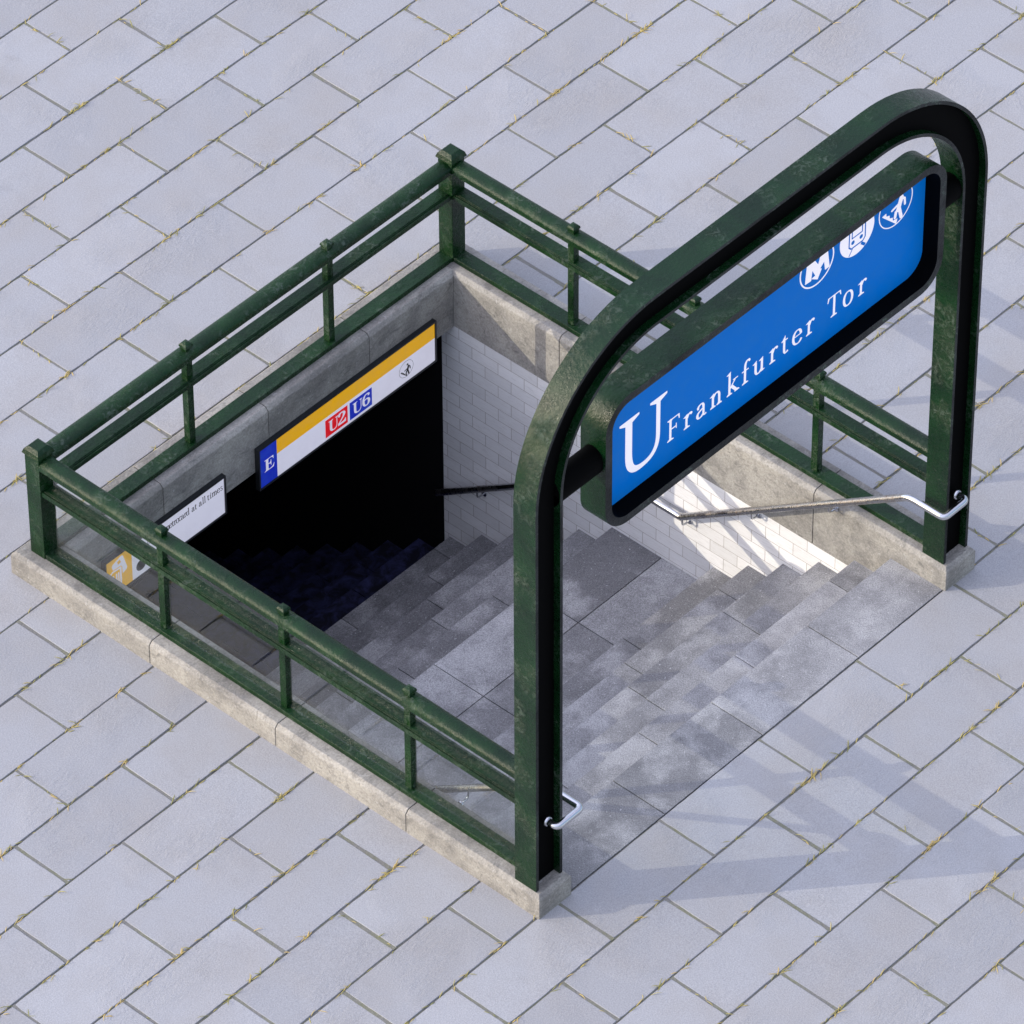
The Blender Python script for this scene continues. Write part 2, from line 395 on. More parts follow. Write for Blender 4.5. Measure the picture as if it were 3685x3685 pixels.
# ---------------------------------------------------------------- kerbs
def stone(mb,x0,x1,y0,y1,ins,zb=-HD,tone=.5):
    """ins = (x0,x1,y0,y1) chamfer of each top edge"""
    c=.026; gi=[c*i for i in ins]
    k=.0015
    lo=[(x0,y0),(x1,y0),(x1,y1),(x0,y1)]
    def ringz(z,f): 
        return [(x0+gi[0]*f,y0+gi[2]*f,z),(x1-gi[1]*f,y0+gi[2]*f,z),(x1-gi[1]*f,y1-gi[3]*f,z),(x0+gi[0]*f,y1-gi[3]*f,z)]
    mb.rings([ringz(zb,0),ringz(HB-.006,0),ringz(HB+.001,.10),ringz(HT-.005,.74),ringz(HT,1.0)],0,tone)
def kerb(name,loc,label,group,segs):
    root=thing(name,loc,label,'kerb',group)
    for s_ in segs:
        mb=MB(); stone(mb,*s_[0],s_[1],tone=random.random()); mb.build('kerb_stone',M_KRB,root,bevel=.0035)
    return root
KG='stone kerbs around the stairwell'
ys=[0,1.066,2.133,3.188,L]; GP=.0025
def side_segs(x0,x1):
    out=[]
    for i in range(4):
        a=ys[i]+(GP if i else 0); b=ys[i+1]-(GP if i<3 else 0)
        out.append(((x0,x1,a,b),(1,1,1 if i==0 else 0,1 if i==3 else 0)))
    return out
kerb('stone_kerb',(.141,2.19,0),'weathered stone kerb below the glazed green railing, outer face in full sun',KG,side_segs(0,WC))
kerb('stone_kerb',(3.859,2.19,0),'weathered stone kerb on top of the white tiled wall',KG,side_segs(WI,W))
xb=[WC+.002,1.054,2.0,2.928,WI-.002]
segs=[]
for i in range(4):
    a=xb[i]+(GP if i else 0); b=xb[i+1]-(GP if i<3 else 0)
    segs.append(((a,b,LI,L),(-.93 if i==0 else 0,-.93 if i==3 else 0,1,1)))
kerb('stone_kerb',(2,4.24,0),'shaded brown grey stone kerb carrying the two signs over the dark opening',KG,segs)

# ---------------------------------------------------------------- side walls, stairs, tunnel
YD=4.212
for x0,x1,lab in ((WI+.003,W,'white tiled wall beside the stairs, partly lit with rail shadows'),(0.0,WC-.003,'white tiled wall in shade under the glazed railing')):
    mb=MB(); mb.box(x0,x1,.03,YD,-4.2,-HD-.0005)
    w=mb.build('tiled_wall',M_TIL); tag(w,lab,'wall','tiled side walls of the stairwell')
st=thing('staircase',(2,2,0),'grey slate staircase with a landing leading down into the dark opening','staircase')
off={0:.249,1:.803,2:.309,3:.466,4:.758,5:.178,6:.246,7:.214,8:.831,9:.207,10:.52,11:.888,12:.393}
tones={0:[.25,.3,.75,.62,.70],1:[.5,.55,.65,.95,.30],2:[.35,.5,.6,.55,.42],3:[.45,.3,.55,.25,.35],4:[.6,.75,.5,.35,.25],5:[.3,.45,.2,.12,.4],6:[.55,.5,.5,.35,.2],7:[.3,.35,.25,.5,.3]}
def back(k): return YS+T0+k*TR if k<=5 else YA+(k-6)*TR
SX0,SX1=WC-.001,WI+.001
for k in range(0,21):
    y0=YS if k==0 else back(k-1); y1=back(k); z=-k*RI
    mb=MB(); rows=[(y0,2.306),(2.306,y1)] if k==6 else [(y0,y1)]
    o=off.get(k,random.uniform(0,.89))
    for ri,(ra,rb) in enumerate(rows):
        e=[SX0]+[o+i*.891 for i in range(6) if SX0+.05<o+i*.891<SX1-.02]+[SX1]
        for i in range(len(e)-1):
            tl=tones.get(k); tn=tl[i] if tl and i<len(tl) else random.random()*.7
            if k==6: tn=[[.45,.30,.35,.86],[.5,.62,.78,.10]][ri][min(i,3)] if len(e)<=5 else [[.4,.45,.30,.32,.88],[.4,.5,.62,.55,.14]][ri][min(i,4)]
            a=e[i]+(.0032 if i else 0); b=e[i+1]-(.0032 if i<len(e)-2 else 0)
            mb.box(a,b,ra+(.0032 if ri else 0),rb-(.0032 if k==6 and ri==0 else -.004),z-.035,z,0,tn,.0012)
    mb.box(SX0+.001,SX1-.001,y0+.001,y1+.002,z-.30,z-.0352,1)
    mb.box(SX0+.001,SX1-.001,y0+.003,y1-.001,z-.034,z-.014,1)
    mb.build('landing' if k==6 else 'step',[M_STP if k<12 else M_DST,M_SUB],st)  # steps inside the opening get the shade through their colour
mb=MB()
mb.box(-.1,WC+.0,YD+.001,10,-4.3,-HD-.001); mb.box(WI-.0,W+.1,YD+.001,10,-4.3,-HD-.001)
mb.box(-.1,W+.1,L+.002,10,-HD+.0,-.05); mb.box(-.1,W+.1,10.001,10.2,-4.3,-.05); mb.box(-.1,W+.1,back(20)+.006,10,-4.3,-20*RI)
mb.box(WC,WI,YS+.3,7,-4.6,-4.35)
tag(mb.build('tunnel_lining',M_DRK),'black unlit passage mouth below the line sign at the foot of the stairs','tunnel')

# ---------------------------------------------------------------- railings
def D_prof():
    p=[(-.06,.923),(.06,.923),(.06,.956)]
    for i in range(15):
        u=.06-.12*i/14; p.append((u,.957+.030*max(0,1-(u/.06)**2)**.68))
    p.append((-.06,.956)); return p
def mid_prof():
    z=.741; q=[(-.0525,.705),(.0585,.705),(.0585,z)]
    g=[(-.047,z),(-.0455,z-.007),(-.040,z-.007),(-.0385,z-.001),(-.035,z+.001),(-.0335,z-.004),(-.028,z-.004),(-.0265,z)]
    return q+[(u,w) for u,w in reversed(g)]+[(-.0525,z)]
def base_prof(): return [(-.053,HT+.0006),(.053,HT+.0006),(.053,.2115),(.051,.2135),(-.051,.2135),(-.053,.2115)]
def small_post(mb,x,y,z0=.2135):
    def sq(h,z): return [(x-h,y-h,z),(x+h,y-h,z),(x+h,y+h,z),(x-h,y+h,z)]
    mb.rings([sq(.025,z0),sq(.025,1.0005)])
def small_cap(mb,x,y):
    def sq(h,z): return [(x-h,y-h,z),(x+h,y-h,z),(x+h,y+h,z),(x-h,y+h,z)]
    mb.rings([sq(.0225,.999),sq(.0225,1.0030),sq(.0285,1.0030),sq(.0325,1.0085),sq(.0305,1.0235),sq(.022,1.034),sq(.003,1.041)])
def railing(root,axis,c,a0,a1,posts):
    if axis=='y': fn=lambda u,w,a:(c+u,a,w); fl=lambda p:[(-u,w) for u,w in reversed(p)]
    else: fn=lambda u,w,a:(a,c+u,w); fl=lambda p:p
    P=(lambda p:[(u,w) for u,w in p][::-1]) if axis=='y' else (lambda p:p)
    for nm,pr,sm,bv in (('top_rail',D_prof(),50,0),('middle_rail',mid_prof(),None,.0012),('base_rail',base_prof(),None,.0012)):
        mb=MB(); mb.prism(P(pr),a0,a1,fn); mb.build(nm,M_GRN,root,smooth=sm,bevel=bv)
    for p in posts:
        x,y=(c,p) if axis=='y' else (p,c)
        mb=MB(); small_post(mb,x,y); o=mb.build('baluster',M_GRN,root,bevel=.0015)
        mb=MB(); small_cap(mb,x,y); mb.build('cap',M_EDG if False else M_GRN,o,bevel=.0012)
PY3=[1.160,2.178,3.187]
RG='green railings around the stairwell'
rl=thing('railing',(RC,2.2,HT),'glazed green metal railing nearest the viewer, standing on the sunlit kerb','railing',RG)
railing(rl,'y',RC,.2155,L-.2105,PY3)
mb=MB(); yy=[.2155]+PY3+[L-.2105]
mb.box(RC-.004,RC+.004,yy[0],yy[-1],.2137,.9228); mb.build('glass_pane',M_GLS,rl)
rr=thing('railing',(W-RC,2.2,HT),'green metal railing passing behind the big blue station sign','railing',RG)
railing(rr,'y',W-RC,.2155,L-.2105,PY3)
rb=thing('railing',(2,L-RC,HT),'green metal railing at the back, above the two signs','railing',RG)
railing(rb,'x',L-RC,.2105,W-.2105,[1.435,2.700])
def corner_post(x,y,label):
    root=thing('corner_post',(x,y,HT),label,'post','square corner posts of the railings')
    def sq(h,z): return [(x-h,y-h,z),(x+h,y-h,z),(x+h,y+h,z),(x-h,y+h,z)]
    mb=MB(); mb.rings([sq(.0597,HT+.0008),sq(.0597,1.0052)]); mb.build('post',M_GRN,root,bevel=.002)
    mb=MB(); mb.rings([sq(.066,1.0052),sq(.0715,1.0052),sq(.0715,1.010),sq(.0625,1.037),sq(.057,1.044),sq(.041,1.060),sq(.037,1.0615)]); mb.build('cap',M_GRN,root,bevel=.0015)
corner_post(RC,L-RC,'square green corner post with pyramid cap, standing alone at the far left')
corner_post(W-RC,L-RC,'square green corner post with pyramid cap at the inner back corner')

# ---------------------------------------------------------------- arch
PX,PY,PW,PD=.0257,.048,.229,.167; AT=4.196; AR=1.0
def arch_path(d,n=22):
    x0=PX+d; x1=W-PX-d; zt=AT-d; r=AR-d; p=[(x0,HT+.0006)]
    for i in range(n+1):
        a=math.pi-math.pi/2*i/n; p.append((x0+r+r*math.cos(a),zt-r+r*math.sin(a)))
    for i in range(n+1):
        a=math.pi/2-math.pi/2*i/n; p.append((x1-r+r*math.cos(a),zt-r+r*math.sin(a)))
    p.append((x1,HT+.0006)); return p
def band(mb,d0,d1,y0,y1,mi=0,edge=0):
    A=arch_path(d0); B=arch_path(d1); n=len(A); vs=[]
    for y in (y0,y1): vs+=[(x,y,z) for x,z in A]+[(x,y,z) for x,z in B]
    fs=[];ed=[]
    for i in range(n-1):
        ed.append((i,n+i,n+i+1,i+1)); ed.append((2*n+i,2*n+i+1,3*n+i+1,3*n+i))
        fs.append((i,i+1,2*n+i+1,2*n+i)); fs.append((n+i,3*n+i,3*n+i+1,n+i+1))
    fs.append((0,2*n,3*n,n)); fs.append((n-1,2*n-1,4*n-1,3*n-1))
    mb.add(vs,fs,mi); mb.add(vs,ed,edge)
ar=thing('entrance_arch',(2,PY+PD/2,HT),'tall dark green steel arch with rounded corners spanning the top of the stairs','arch')
TF=.0225
mb=MB(); band(mb,0,TF,PY,PY+PD,0,1); mb.build('outer_flange',[M_ARC,M_EDG],ar,smooth=30)
mb=MB(); band(mb,PW-TF,PW,PY,PY+PD,0,1); mb.build('inner_flange',[M_ARC,M_EDG],ar,smooth=30)
mb=MB(); band(mb,TF+.0005,PW-TF-.0005,PY+.048,PY+PD-.048); mb.build('web',M_BLK,ar,smooth=30)  # web shade comes from its colour

# ---------------------------------------------------------------- station sign
SXL,SXR,SZB,SZT,SR=.600,3.574,2.640,3.614,.20; SY0,SY1=.037,.226; LIP=.056
def rrect(x0,x1,z0,z1,r,n=12):
    p=[]
    for cx,cz,a0 in ((x1-r,z0+r,-90),(x1-r,z1-r,0),(x0+r,z1-r,90),(x0+r,z0+r,180)):
        for i in range(n+1):
            a=R(a0+90*i/n); p.append((cx+r*math.cos(a),cz+r*math.sin(a)))
    return p
sg=thing('station_sign',(2.087,.13,2.64),'large blue backlit sign with a white U, hung inside the arch','sign')
A=rrect(SXL,SXR,SZB,SZT,SR); B=rrect(SXL+LIP,SXR-LIP,SZB+LIP,SZT-LIP,SR-LIP); n=len(A)
mb=MB(); vs=[]
for y in (SY0,SY1): vs+=[(x,y,z) for x,z in A]+[(x,y,z) for x,z in B]
f1=[];f2=[];f3=[]
for i in range(n):
    j=(i+1)%n
    f2+= [(i,j,n+j,n+i),(2*n+i,3*n+i,3*n+j,2*n+j)]
    f1.append((i,2*n+i,2*n+j,j)); f3.append((n+i,n+j,3*n+j,3*n+i))
mb.add(vs,f1,0); mb.add(vs,f2,1); mb.add(vs,f3,2)
mb.build('housing',[M_ARC,M_EDG,M_BLK],sg,smooth=35)
mb=MB(); mb.disc_shape(rrect(SXL+LIP+.001,SXR-LIP-.001,SZB+LIP+.001,SZT-LIP-.001,SR-LIP),.149,.175)
panel=mb.build('sign_panel',M_BLU,sg)
for (xa,xb_) in ((PX+PW-TF,SXL+.004),(SXR-.004,W-PX-PW+TF)):
    mb=MB(); nseg=6; pts=[]; rad=[]
    for t,rr_ in ((0,.100),(.10,.100),(.25,.100),(.8,.100),(.93,.100),(1,.100)):
        pts.append((xa+(xb_-xa)*t,.1315,3.20)); rad.append(min(rr_,.094 if False else rr_))
    # keep the stub inside the depth of the box
    mb.tube(pts,rad,n=28); mb.v=[(x,.1315+(y-.1315)*.78,z) for x,y,z in mb.v]
    mb.build('bracket',M_BLK,sg,smooth=50)

# ---- lettering: the built-in font's serif alphabet turned into solid mesh
def serif(c):
    if 'A'<=c<='Z': return chr(0x1D400+ord(c)-65)
    if 'a'<=c<='z': return chr(0x1D41A+ord(c)-97)
    if c.isdigit(): return chr(0x1D7CE+ord(c)-48)
    return c
_cache={}
def glyph(c,thin):
    k=(c,thin)
    if k in _cache: return _cache[k]
    cu=bpy.data.curves.new('g','FONT'); cu.body=serif(c); cu.size=1; cu.offset=thin; cu.extrude=0; cu.resolution_u=6
    ob=bpy.data.objects.new('g',cu); COL.objects.link(ob); dg=bpy.context.evaluated_depsgraph_get(); dg.update()
    me=bpy.data.meshes.new_from_object(ob.evaluated_get(dg)); v=[(p.co.x,p.co.y) for p in me.vertices]; f=[tuple(p.vertices) for p in me.polygons]
    bpy.data.objects.remove(ob); bpy.data.curves.remove(cu); bpy.data.meshes.remove(me)
    _cache[k]=(v,f); return _cache[k]
def put(mb,c,x,z,s,y0,th=.0015,thin=-.013,sx=1.0,bottom=False,mi=0):
    """glyph c with its left edge at x, baseline (or bottom) at z, scale s; front face at y0"""
    v,f=glyph(c,thin)
    if not v: return 0
    mx=min(p[0] for p in v); mz=min(p[1] for p in v) if bottom else 0
    vs=[(x+(a-mx)*s*sx,y0,z+(b-mz)*s) for a,b in v]; n=len(vs)
    vb=[(a,y0+th,c_) for a,_,c_ in vs]
    fs=[]; edges={}
    for p in f:
        area=sum(vs[p[i]][0]*vs[p[(i+1)%len(p)]][2]-vs[p[(i+1)%len(p)]][0]*vs[p[i]][2] for i in range(len(p)))
        q=p if area>0 else p[::-1]; fs.append(q)
        for i in range(len(q)): edges[(q[i],q[(i+1)%len(q)])]=1
    side=[(a,a+n,b+n,b) for (a,b) in edges if (b,a) not in edges]
    mb.add(vs+vb,fs+side,mi); return (max(p[0] for p in v)-mx)*s*sx

def bz(p0,p1,p2,p3,n=9):
    return [((1-t)**3*p0[0]+3*(1-t)**2*t*p1[0]+3*(1-t)*t*t*p2[0]+t**3*p3[0],(1-t)**3*p0[1]+3*(1-t)**2*t*p1[1]+3*(1-t)*t*t*p2[1]+t**3*p3[1]) for t in [i/n for i in range(n+1)]]
SER=.034
def stem(x,z0,z1,w=.105): return ('P',[(x-w/2,z0),(x+w/2,z0),(x+w/2,z1),(x-w/2,z1)])
def foot(x0,x1,x,z=0,w=.105,up=1):
    k=.055*up
    return ('P',[(x0,z),(x1,z),(x1,z+SER*up),(x+w/2,z+k+SER*up),(x-w/2,z+k+SER*up),(x0,z+SER*up)][::up])
def flag(x,z,w=.105,l=.11): return ('P',[(x-w/2-l,z-.075),(x-w/2,z-.105),(x+w/2,z-.02),(x+w/2,z+.02)])
def cv(*segs,**k):
    p=[]
    for s_ in segs:
        q=bz(*s_); p+=q if not p else q[1:]
    return ('S',p,k.get('a',.045),k.get('b',.112))
def blob(x,z,r=.055): return ('P',[(x+r*math.cos(i*math.pi/8),z+r*math.sin(i*math.pi/8)) for i in range(16)])
def bar(x0,x1,z,t=.042): return ('P',[(x0,z-t/2),(x1,z-t/2),(x1,z+t/2),(x0,z+t/2)])
ROM={
'F':[stem(.17,0,1),foot(.02,.34,.17),foot(.02,.30,.17,1,up=-1),bar(.17,.62,.978),('P',[(.585,.985),(.555,.965),(.60,.78),(.635,.78),(.625,.985)]),bar(.2,.47,.52),('P',[(.45,.41),(.485,.41),(.485,.64),(.45,.64)])],
'T':[stem(.36,0,.98),foot(.20,.52,.36),bar(.04,.68,.978),('P',[(.03,.995),(.0,.78),(.035,.78),(.10,.97),(.10,.995)]),('P',[(.69,.995),(.62,.995),(.62,.97),(.685,.78),(.72,.78)])],
'r':[stem(.15,0,.60),foot(.02,.32,.15),flag(.15,.64),cv(((.18,.45),(.22,.60),(.30,.65),(.39,.62)),a=.05,b=.09),blob(.385,.585,.058)],
'a':[cv(((.10,.50),(.13,.64),(.38,.72),(.39,.46))),blob(.115,.485,.05),('S',[(.39,.47),(.39,.12)],.1,.1),cv(((.39,.14),(.40,.0),(.46,.0),(.53,.06)),a=.035,b=.08),cv(((.38,.39),(.20,.33),(.075,.30),(.075,.15)),((.075,.15),(.08,-.02),(.28,-.03),(.38,.12)))],
'n':[stem(.15,0,.60),foot(.02,.29,.15),flag(.15,.64),cv(((.17,.49),(.28,.68),(.475,.68),(.475,.40))),stem(.475,0,.42),foot(.345,.61,.475)],
'k':[stem(.15,0,1.03),foot(.02,.29,.15),flag(.15,1.07),('S',[(.17,.28),(.44,.60)],.045,.05),bar(.33,.58,.622,.036),('S',[(.255,.38),(.52,.03)],.12,.12),foot(.42,.66,.53,w=.09)],
'f':[stem(.19,0,.80),foot(.05,.36,.19),cv(((.19,.76),(.19,.98),(.27,1.09),(.42,1.02)),a=.05,b=.105),blob(.405,.985,.052),bar(.03,.37,.615)],
'u':[cv(((.15,.58),(.15,.35),(.15,.30),(.15,.22)),((.15,.22),(.15,-.05),(.36,-.05),(.46,.13))),flag(.15,.64),stem(.475,0,.58),flag(.475,.64),('P',[(.475,0),(.61,.03),(.61,.055),(.525,.06),(.475,.10)])],
't':[stem(.19,.16,.66),('P',[(.05,.60),(.245,.60),(.245,.83)]),cv(((.19,.20),(.19,-.02),(.28,-.05),(.39,.05)),a=.04,b=.105),bar(.05,.37,.615)],
'e':[bar(.10,.49,.375,.036),cv(((.485,.37),(.48,.56),(.40,.638),(.30,.638)),((.30,.638),(.15,.638),(.085,.48),(.085,.31)),((.085,.31),(.085,.10),(.19,.0),(.32,.0)),((.32,.0),(.41,.0),(.47,.06),(.515,.14)),a=.04)],
'o':[cv(((.29,.64),(.13,.64),(.075,.48),(.075,.315)),((.075,.315),(.075,.14),(.14,-.01),(.29,-.01)),((.29,-.01),(.44,-.01),(.51,.14),(.51,.315)),((.51,.315),(.51,.48),(.44,.64),(.29,.64)))],
'm':[stem(.15,0,.60),foot(.02,.28,.15),flag(.15,.64),cv(((.17,.49),(.28,.68),(.46,.68),(.46,.40))),stem(.46,0,.42),foot(.34,.58,.46),cv(((.48,.49),(.59,.68),(.77,.68),(.77,.40))),stem(.77,0,.42),foot(.64,.90,.77)],
'c':[blob(.42,.51,.052),cv(((.44,.55),(.38,.64),(.33,.638),(.30,.638)),((.30,.638),(.15,.638),(.085,.48),(.085,.31)),((.085,.31),(.085,.10),(.19,.0),(.31,.0)),((.31,.0),(.39,.0),(.44,.05),(.485,.13)),a=.04)],
'd':[stem(.47,.03,1.03),flag(.47,1.07),('P',[(.47,0),(.61,.03),(.61,.055),(.525,.06),(.47,.10)]),cv(((.46,.56),(.38,.64),(.33,.638),(.30,.638)),((.30,.638),(.15,.638),(.085,.48),(.085,.31)),((.085,.31),(.085,.05),(.30,-.10),(.46,.12)),a=.04)],
'h':[stem(.15,0,1.03),foot(.02,.29,.15),flag(.15,1.07),cv(((.17,.49),(.28,.68),(.475,.68),(.475,.40))),stem(.475,0,.42),foot(.345,.61,.475)],
'l':[stem(.15,0,1.03),foot(.02,.29,.15),flag(.15,1.07)],
'i':[stem(.15,0,.60),foot(.02,.29,.15),flag(.15,.64),blob(.15,.83,.062)],
's':[cv(((.36,.52),(.33,.66),(.10,.68),(.10,.49)),((.10,.49),(.10,.36),(.37,.33),(.37,.16)),((.37,.16),(.37,-.04),(.10,-.04),(.07,.14)),a=.05,b=.09)],
'U':[stem(.205,.34,.98,.128),foot(.03,.40,.205,1,w=.128,up=-1),('S',[(.205,.36)]+bz((.205,.36),(.205,.02),(.34,-.01),(.48,-.005),12)[1:]+bz((.48,-.005),(.66,.0),(.765,.10),(.765,.36),12)[1:]+[(.765,.98)],None,[.128]*2+[.128-.05*i/11 for i in range(11)]+[.078-.006*i/11 for i in range(12)]+[.075]),foot(.61,.93,.765,1,w=.072,up=-1)],
}
def vstroke(mb,pts,ws,fx,y0,y1,mi=0):
    P=[Vector(p) for p in pts]; Lf=[];Rt=[]
    for i,p in enumerate(P):
        a=(p-P[i-1]).normalized() if i>0 else None; b=(P[i+1]-p).normalized() if i<len(P)-1 else None
        t=(a+b).normalized() if a is not None and b is not None else (a or b); nn=Vector((-t.y,t.x)); w=ws[i] if i<len(ws) else ws[-1]
        Lf.append(p+nn*w/2); Rt.append(p-nn*w/2)
    n=len(P); vs=[]
    for y in (y0,y1): vs+=[fx(q,y) for q in Rt]+[fx(q,y) for q in Lf]
    fs=[]
    for i in range(n-1):
        fs+=[(i,i+1,n+i+1,n+i),(2*n+i,3*n+i,3*n+i+1,2*n+i+1),(i,2*n+i,2*n+i+1,i+1),(n+i,n+i+1,3*n+i+1,3*n+i)]
    fs+=[(0,n,3*n,2*n),(n-1,3*n-1,4*n-1,2*n-1)]
    mb.add(vs,fs,mi)
def rom(mb,c,x,z,s,y0,th=.0012,sx=1.0):
    """roman letter, cap height s, left edge at x, baseline z, front face at y0 (each stroke a hair prouder than the last)"""
    mx=9
    for e in ROM[c]: mx=min(mx,min(p[0] for p in e[1])-(0 if e[0]=='P' else .05))
    fx=lambda p,y:(x+(p[0]-mx)*s*sx,y,z+p[1]*s)
    for k,e in enumerate(ROM[c]):
        y=y0-.00010*k
        if e[0]=='P':
            q=ccw([(p[0],p[1]) for p in e[1]]); vs=[fx(p,y) for p in q]+[fx(p,y0+th) for p in q]; n=len(q)
            mb.add(vs,[tuple(range(n)),tuple(range(2*n-1,n-1,-1))]+[(i,n+i,n+(i+1)%n,(i+1)%n) for i in range(n)],0)
        else:
            pts=e[1]
            if e[2] is None: ws=e[3]
            else:
                ws=[]
                for i in range(len(pts)):
                    a=pts[max(0,i-1)]; b=pts[min(len(pts)-1,i+1)]; l=math.hypot(b[0]-a[0],b[1]-a[1]) or 1
                    ws.append(e[2]+(e[3]-e[2])*(abs(b[1]-a[1])/l)**1.3)
            vstroke(mb,pts,ws,fx,y,y0+th)
def romw(c):
    return max(max(p[0] for p in e[1])+(0 if e[0]=='P' else .05) for e in ROM[c])-min(min(p[0] for p in e[1])-(0 if e[0]=='P' else .05) for e in ROM[c])
def ccw(p):
    a=sum(p[i][0]*p[(i+1)%len(p)][1]-p[(i+1)%len(p)][0]*p[i][1] for i in range(len(p))); return p if a>0 else p[::-1]
YP=.149
lt=MB(); rom(lt,'U',.842,2.842,.424,YP-.0016,.0014,sx=1.06); lt.build('initial_letter',M_LET,panel)
lt=MB()
for c,x in zip('FrankfurterTor',(1.254,1.391,1.504,1.620,1.764,1.900,1.993,2.138,2.248,2.344,2.463,2.654,2.796,2.929)):
    if c=='T': lt.build('lettering',M_LET,panel); lt=MB()
    rom(lt,c,x,2.857,.164,YP-.0016,.0014,sx=1.03)
lt.build('lettering',M_LET,panel)
# emblems
def stroke(mb,pts,w,y0,y1,mi=0,cap=True):
    pts=[Vector(p) for p in pts]; Lf=[];Rt=[]
    for i,p in enumerate(pts):
        a=(p-pts[i-1]).normalized() if i>0 else None; b=(pts[i+1]-p).normalized() if i<len(pts)-1 else None
        t=(a+b).normalized() if a is not None and b is not None else (a or b); nn=Vector((-t.y,t.x))
        k=1.0
        if a is not None and b is not None: k=1/max(.5,nn.dot(Vector((-a.y,a.x))))
        Lf.append(p+nn*w/2*k); Rt.append(p-nn*w/2*k)
    def capp(c,d,s):
        out=[]
        for j in range(1,6):
            an=math.pi*j/6; nn=Vector((-d.y,d.x)); out.append(c+(nn*math.cos(an)*s+d*math.sin(an)*s)*w/2)
        return out
    poly=list(Rt)
    if cap:
        d=(pts[-1]-pts[-2]).normalized(); nn=Vector((-d.y,d.x))
        poly+=[pts[-1]+(-nn*math.cos(math.pi*j/6)+d*math.sin(math.pi*j/6))*w/2 for j in range(1,6)]
    poly+=Lf[::-1]
    if cap:
        d=(pts[0]-pts[1]).normalized(); nn=Vector((-d.y,d.x))
        poly+=[pts[0]+(-nn*math.cos(math.pi*j/6)+d*math.sin(math.pi*j/6))*w/2 for j in range(1,6)]
    mb.disc_shape([(p.x,p.y) for p in poly],y0,y1,mi)
def circ(cx,cz,r,n=40): return [(cx+r*math.cos(2*math.pi*i/n),cz+r*math.sin(2*math.pi*i/n)) for i in range(n)]
def ccw(p):
    a=sum(p[i][0]*p[(i+1)%len(p)][1]-p[(i+1)%len(p)][0]*p[i][1] for i in range(len(p))); return p if a>0 else p[::-1]
def walker(mb,cx,cz,r,y0,th,mi=0):
    q=lambda x,z:(cx+x*r,cz+z*r); k=[0]
    def Y(): k[0]+=1; return y0-.00012*k[0]
    y=Y(); mb.disc_shape(circ(*q(.18,.47),.115*r,20),y,y0+th,mi)
    for pts,w in ((((.33,.20),(.16,-.30)),.25),(((.33,.20),(.53,.04),(.56,-.26)),.11),(((.24,-.02),(-.04,-.09),(-.22,-.14)),.10),
                  (((.18,-.28),(.02,-.36),(-.02,-.60)),.15),(((.22,-.28),(.35,-.78)),.17)):
        stroke(mb,[q(*p) for p in pts],w*r,Y(),y0+th,mi)
    mb.disc_shape(ccw([q(*p) for p in ((-.82,-.09),(-.58,-.05),(-.57,-.21),(-.37,-.28),(-.36,-.44),(-.17,-.52),(-.16,-.69),(.12,-.74),(.05,-.97))]),Y(),y0+th,mi)
em=MB(); em.annulus(2.545,3.358,.1425,.152,YP-.0019,YP+.001)
q=lambda x,z:(2.545+x*.15,3.358+z*.15)
em.disc_shape(ccw([q(*p) for p in ((-.68,-.56),(-.33,-.59),(-.27,-.10),(-.08,-.48),(-.31,-.51),(.06,-.76),(.29,-.36),(.20,-.29),(.43,-.08),(.50,-.56),(.76,-.55),(.60,.56),(.26,.56),(.08,-.02),(-.28,.56),(-.58,.56))]),YP-.0021,YP+.001)
em.build('line_emblem',M_LET,panel)
em=MB(); em.disc_shape(circ(2.901,3.365,.153,48),YP-.0019,YP+.001)
q=lambda x,z:(2.901+x*.15,3.365+z*.15)
em.disc_shape(circ(*q(-.24,-.29),.10*.15,18),YP-.0023,YP-.001,1); em.disc_shape(circ(*q(.25,-.29),.10*.15,18),YP-.0023,YP-.001,1)
def loop(mb,pts,w,y0,y1,mi):
    for i in range(len(pts)): stroke(mb,[pts[i],pts[(i+1)%len(pts)]],w,y0-.00006*i,y1,mi)
loop(em,[q(*p) for p in ((-.46,.70),(-.47,-.42),(-.34,-.56),(.36,-.56),(.49,-.42),(.48,.70),(.3,.82),(-.3,.82))],.065*.15,YP-.0023,YP-.001,1)
loop(em,[q(*p) for p in ((-.30,.30),(-.30,-.06),(.31,-.06),(.31,.30))],.055*.15,YP-.0023,YP-.001,1)
stroke(em,[q(-.26,-.60),q(-.46,-.88)],.05*.15,YP-.0024,YP-.001,1,False); stroke(em,[q(.26,-.62),q(.50,-.85)],.13*.15,YP-.0024,YP-.001,1,False)
em.build('tram_emblem',[M_LET,M_BLU],panel)
em=MB(); em.annulus(3.248,3.357,.1455,.152,YP-.0019,YP+.001); walker(em,3.248,3.357,.15,YP-.002,.002); em.build('stairs_emblem',M_LET,panel)

# ---------------------------------------------------------------- signs on the back kerb
def frame(mb,x0,x1,z0,z1,y0,y1,t,mi=0):
    mb.box(x0,x1,y0,y1,z1-t,z1,mi); mb.box(x0,x1,y0,y1,z0,z0+t,mi)
    mb.box(x0,x0+t,y0+.0003,y1,z0+t,z1-t,mi); mb.box(x1-t,x1,y0+.0003,y1,z0+t,z1-t,mi)
YF=LI-.035
ls=thing('line_sign',(2.69,YF,-.42),'long sign with yellow stripe and U2 and U6 boxes over the dark opening','sign')
SX_,EX,ZT,ZB_=1.877,3.500,-.0905,-.4125
mb=MB(); frame(mb,SX_-.014,EX+.014,ZB_-.012,ZT+.016,YF-.002,LI-.002,.013); mb.box(SX_-.001,EX+.001,YF+.014,LI-.003,ZB_,ZT); mb.build('frame',M_FRM,ls)
YQ=YF+.004
def plate(mb,x0,x1,z0,z1,y,mi=0): mb.box(x0,x1,y,YF+.013,z0,z1,mi)
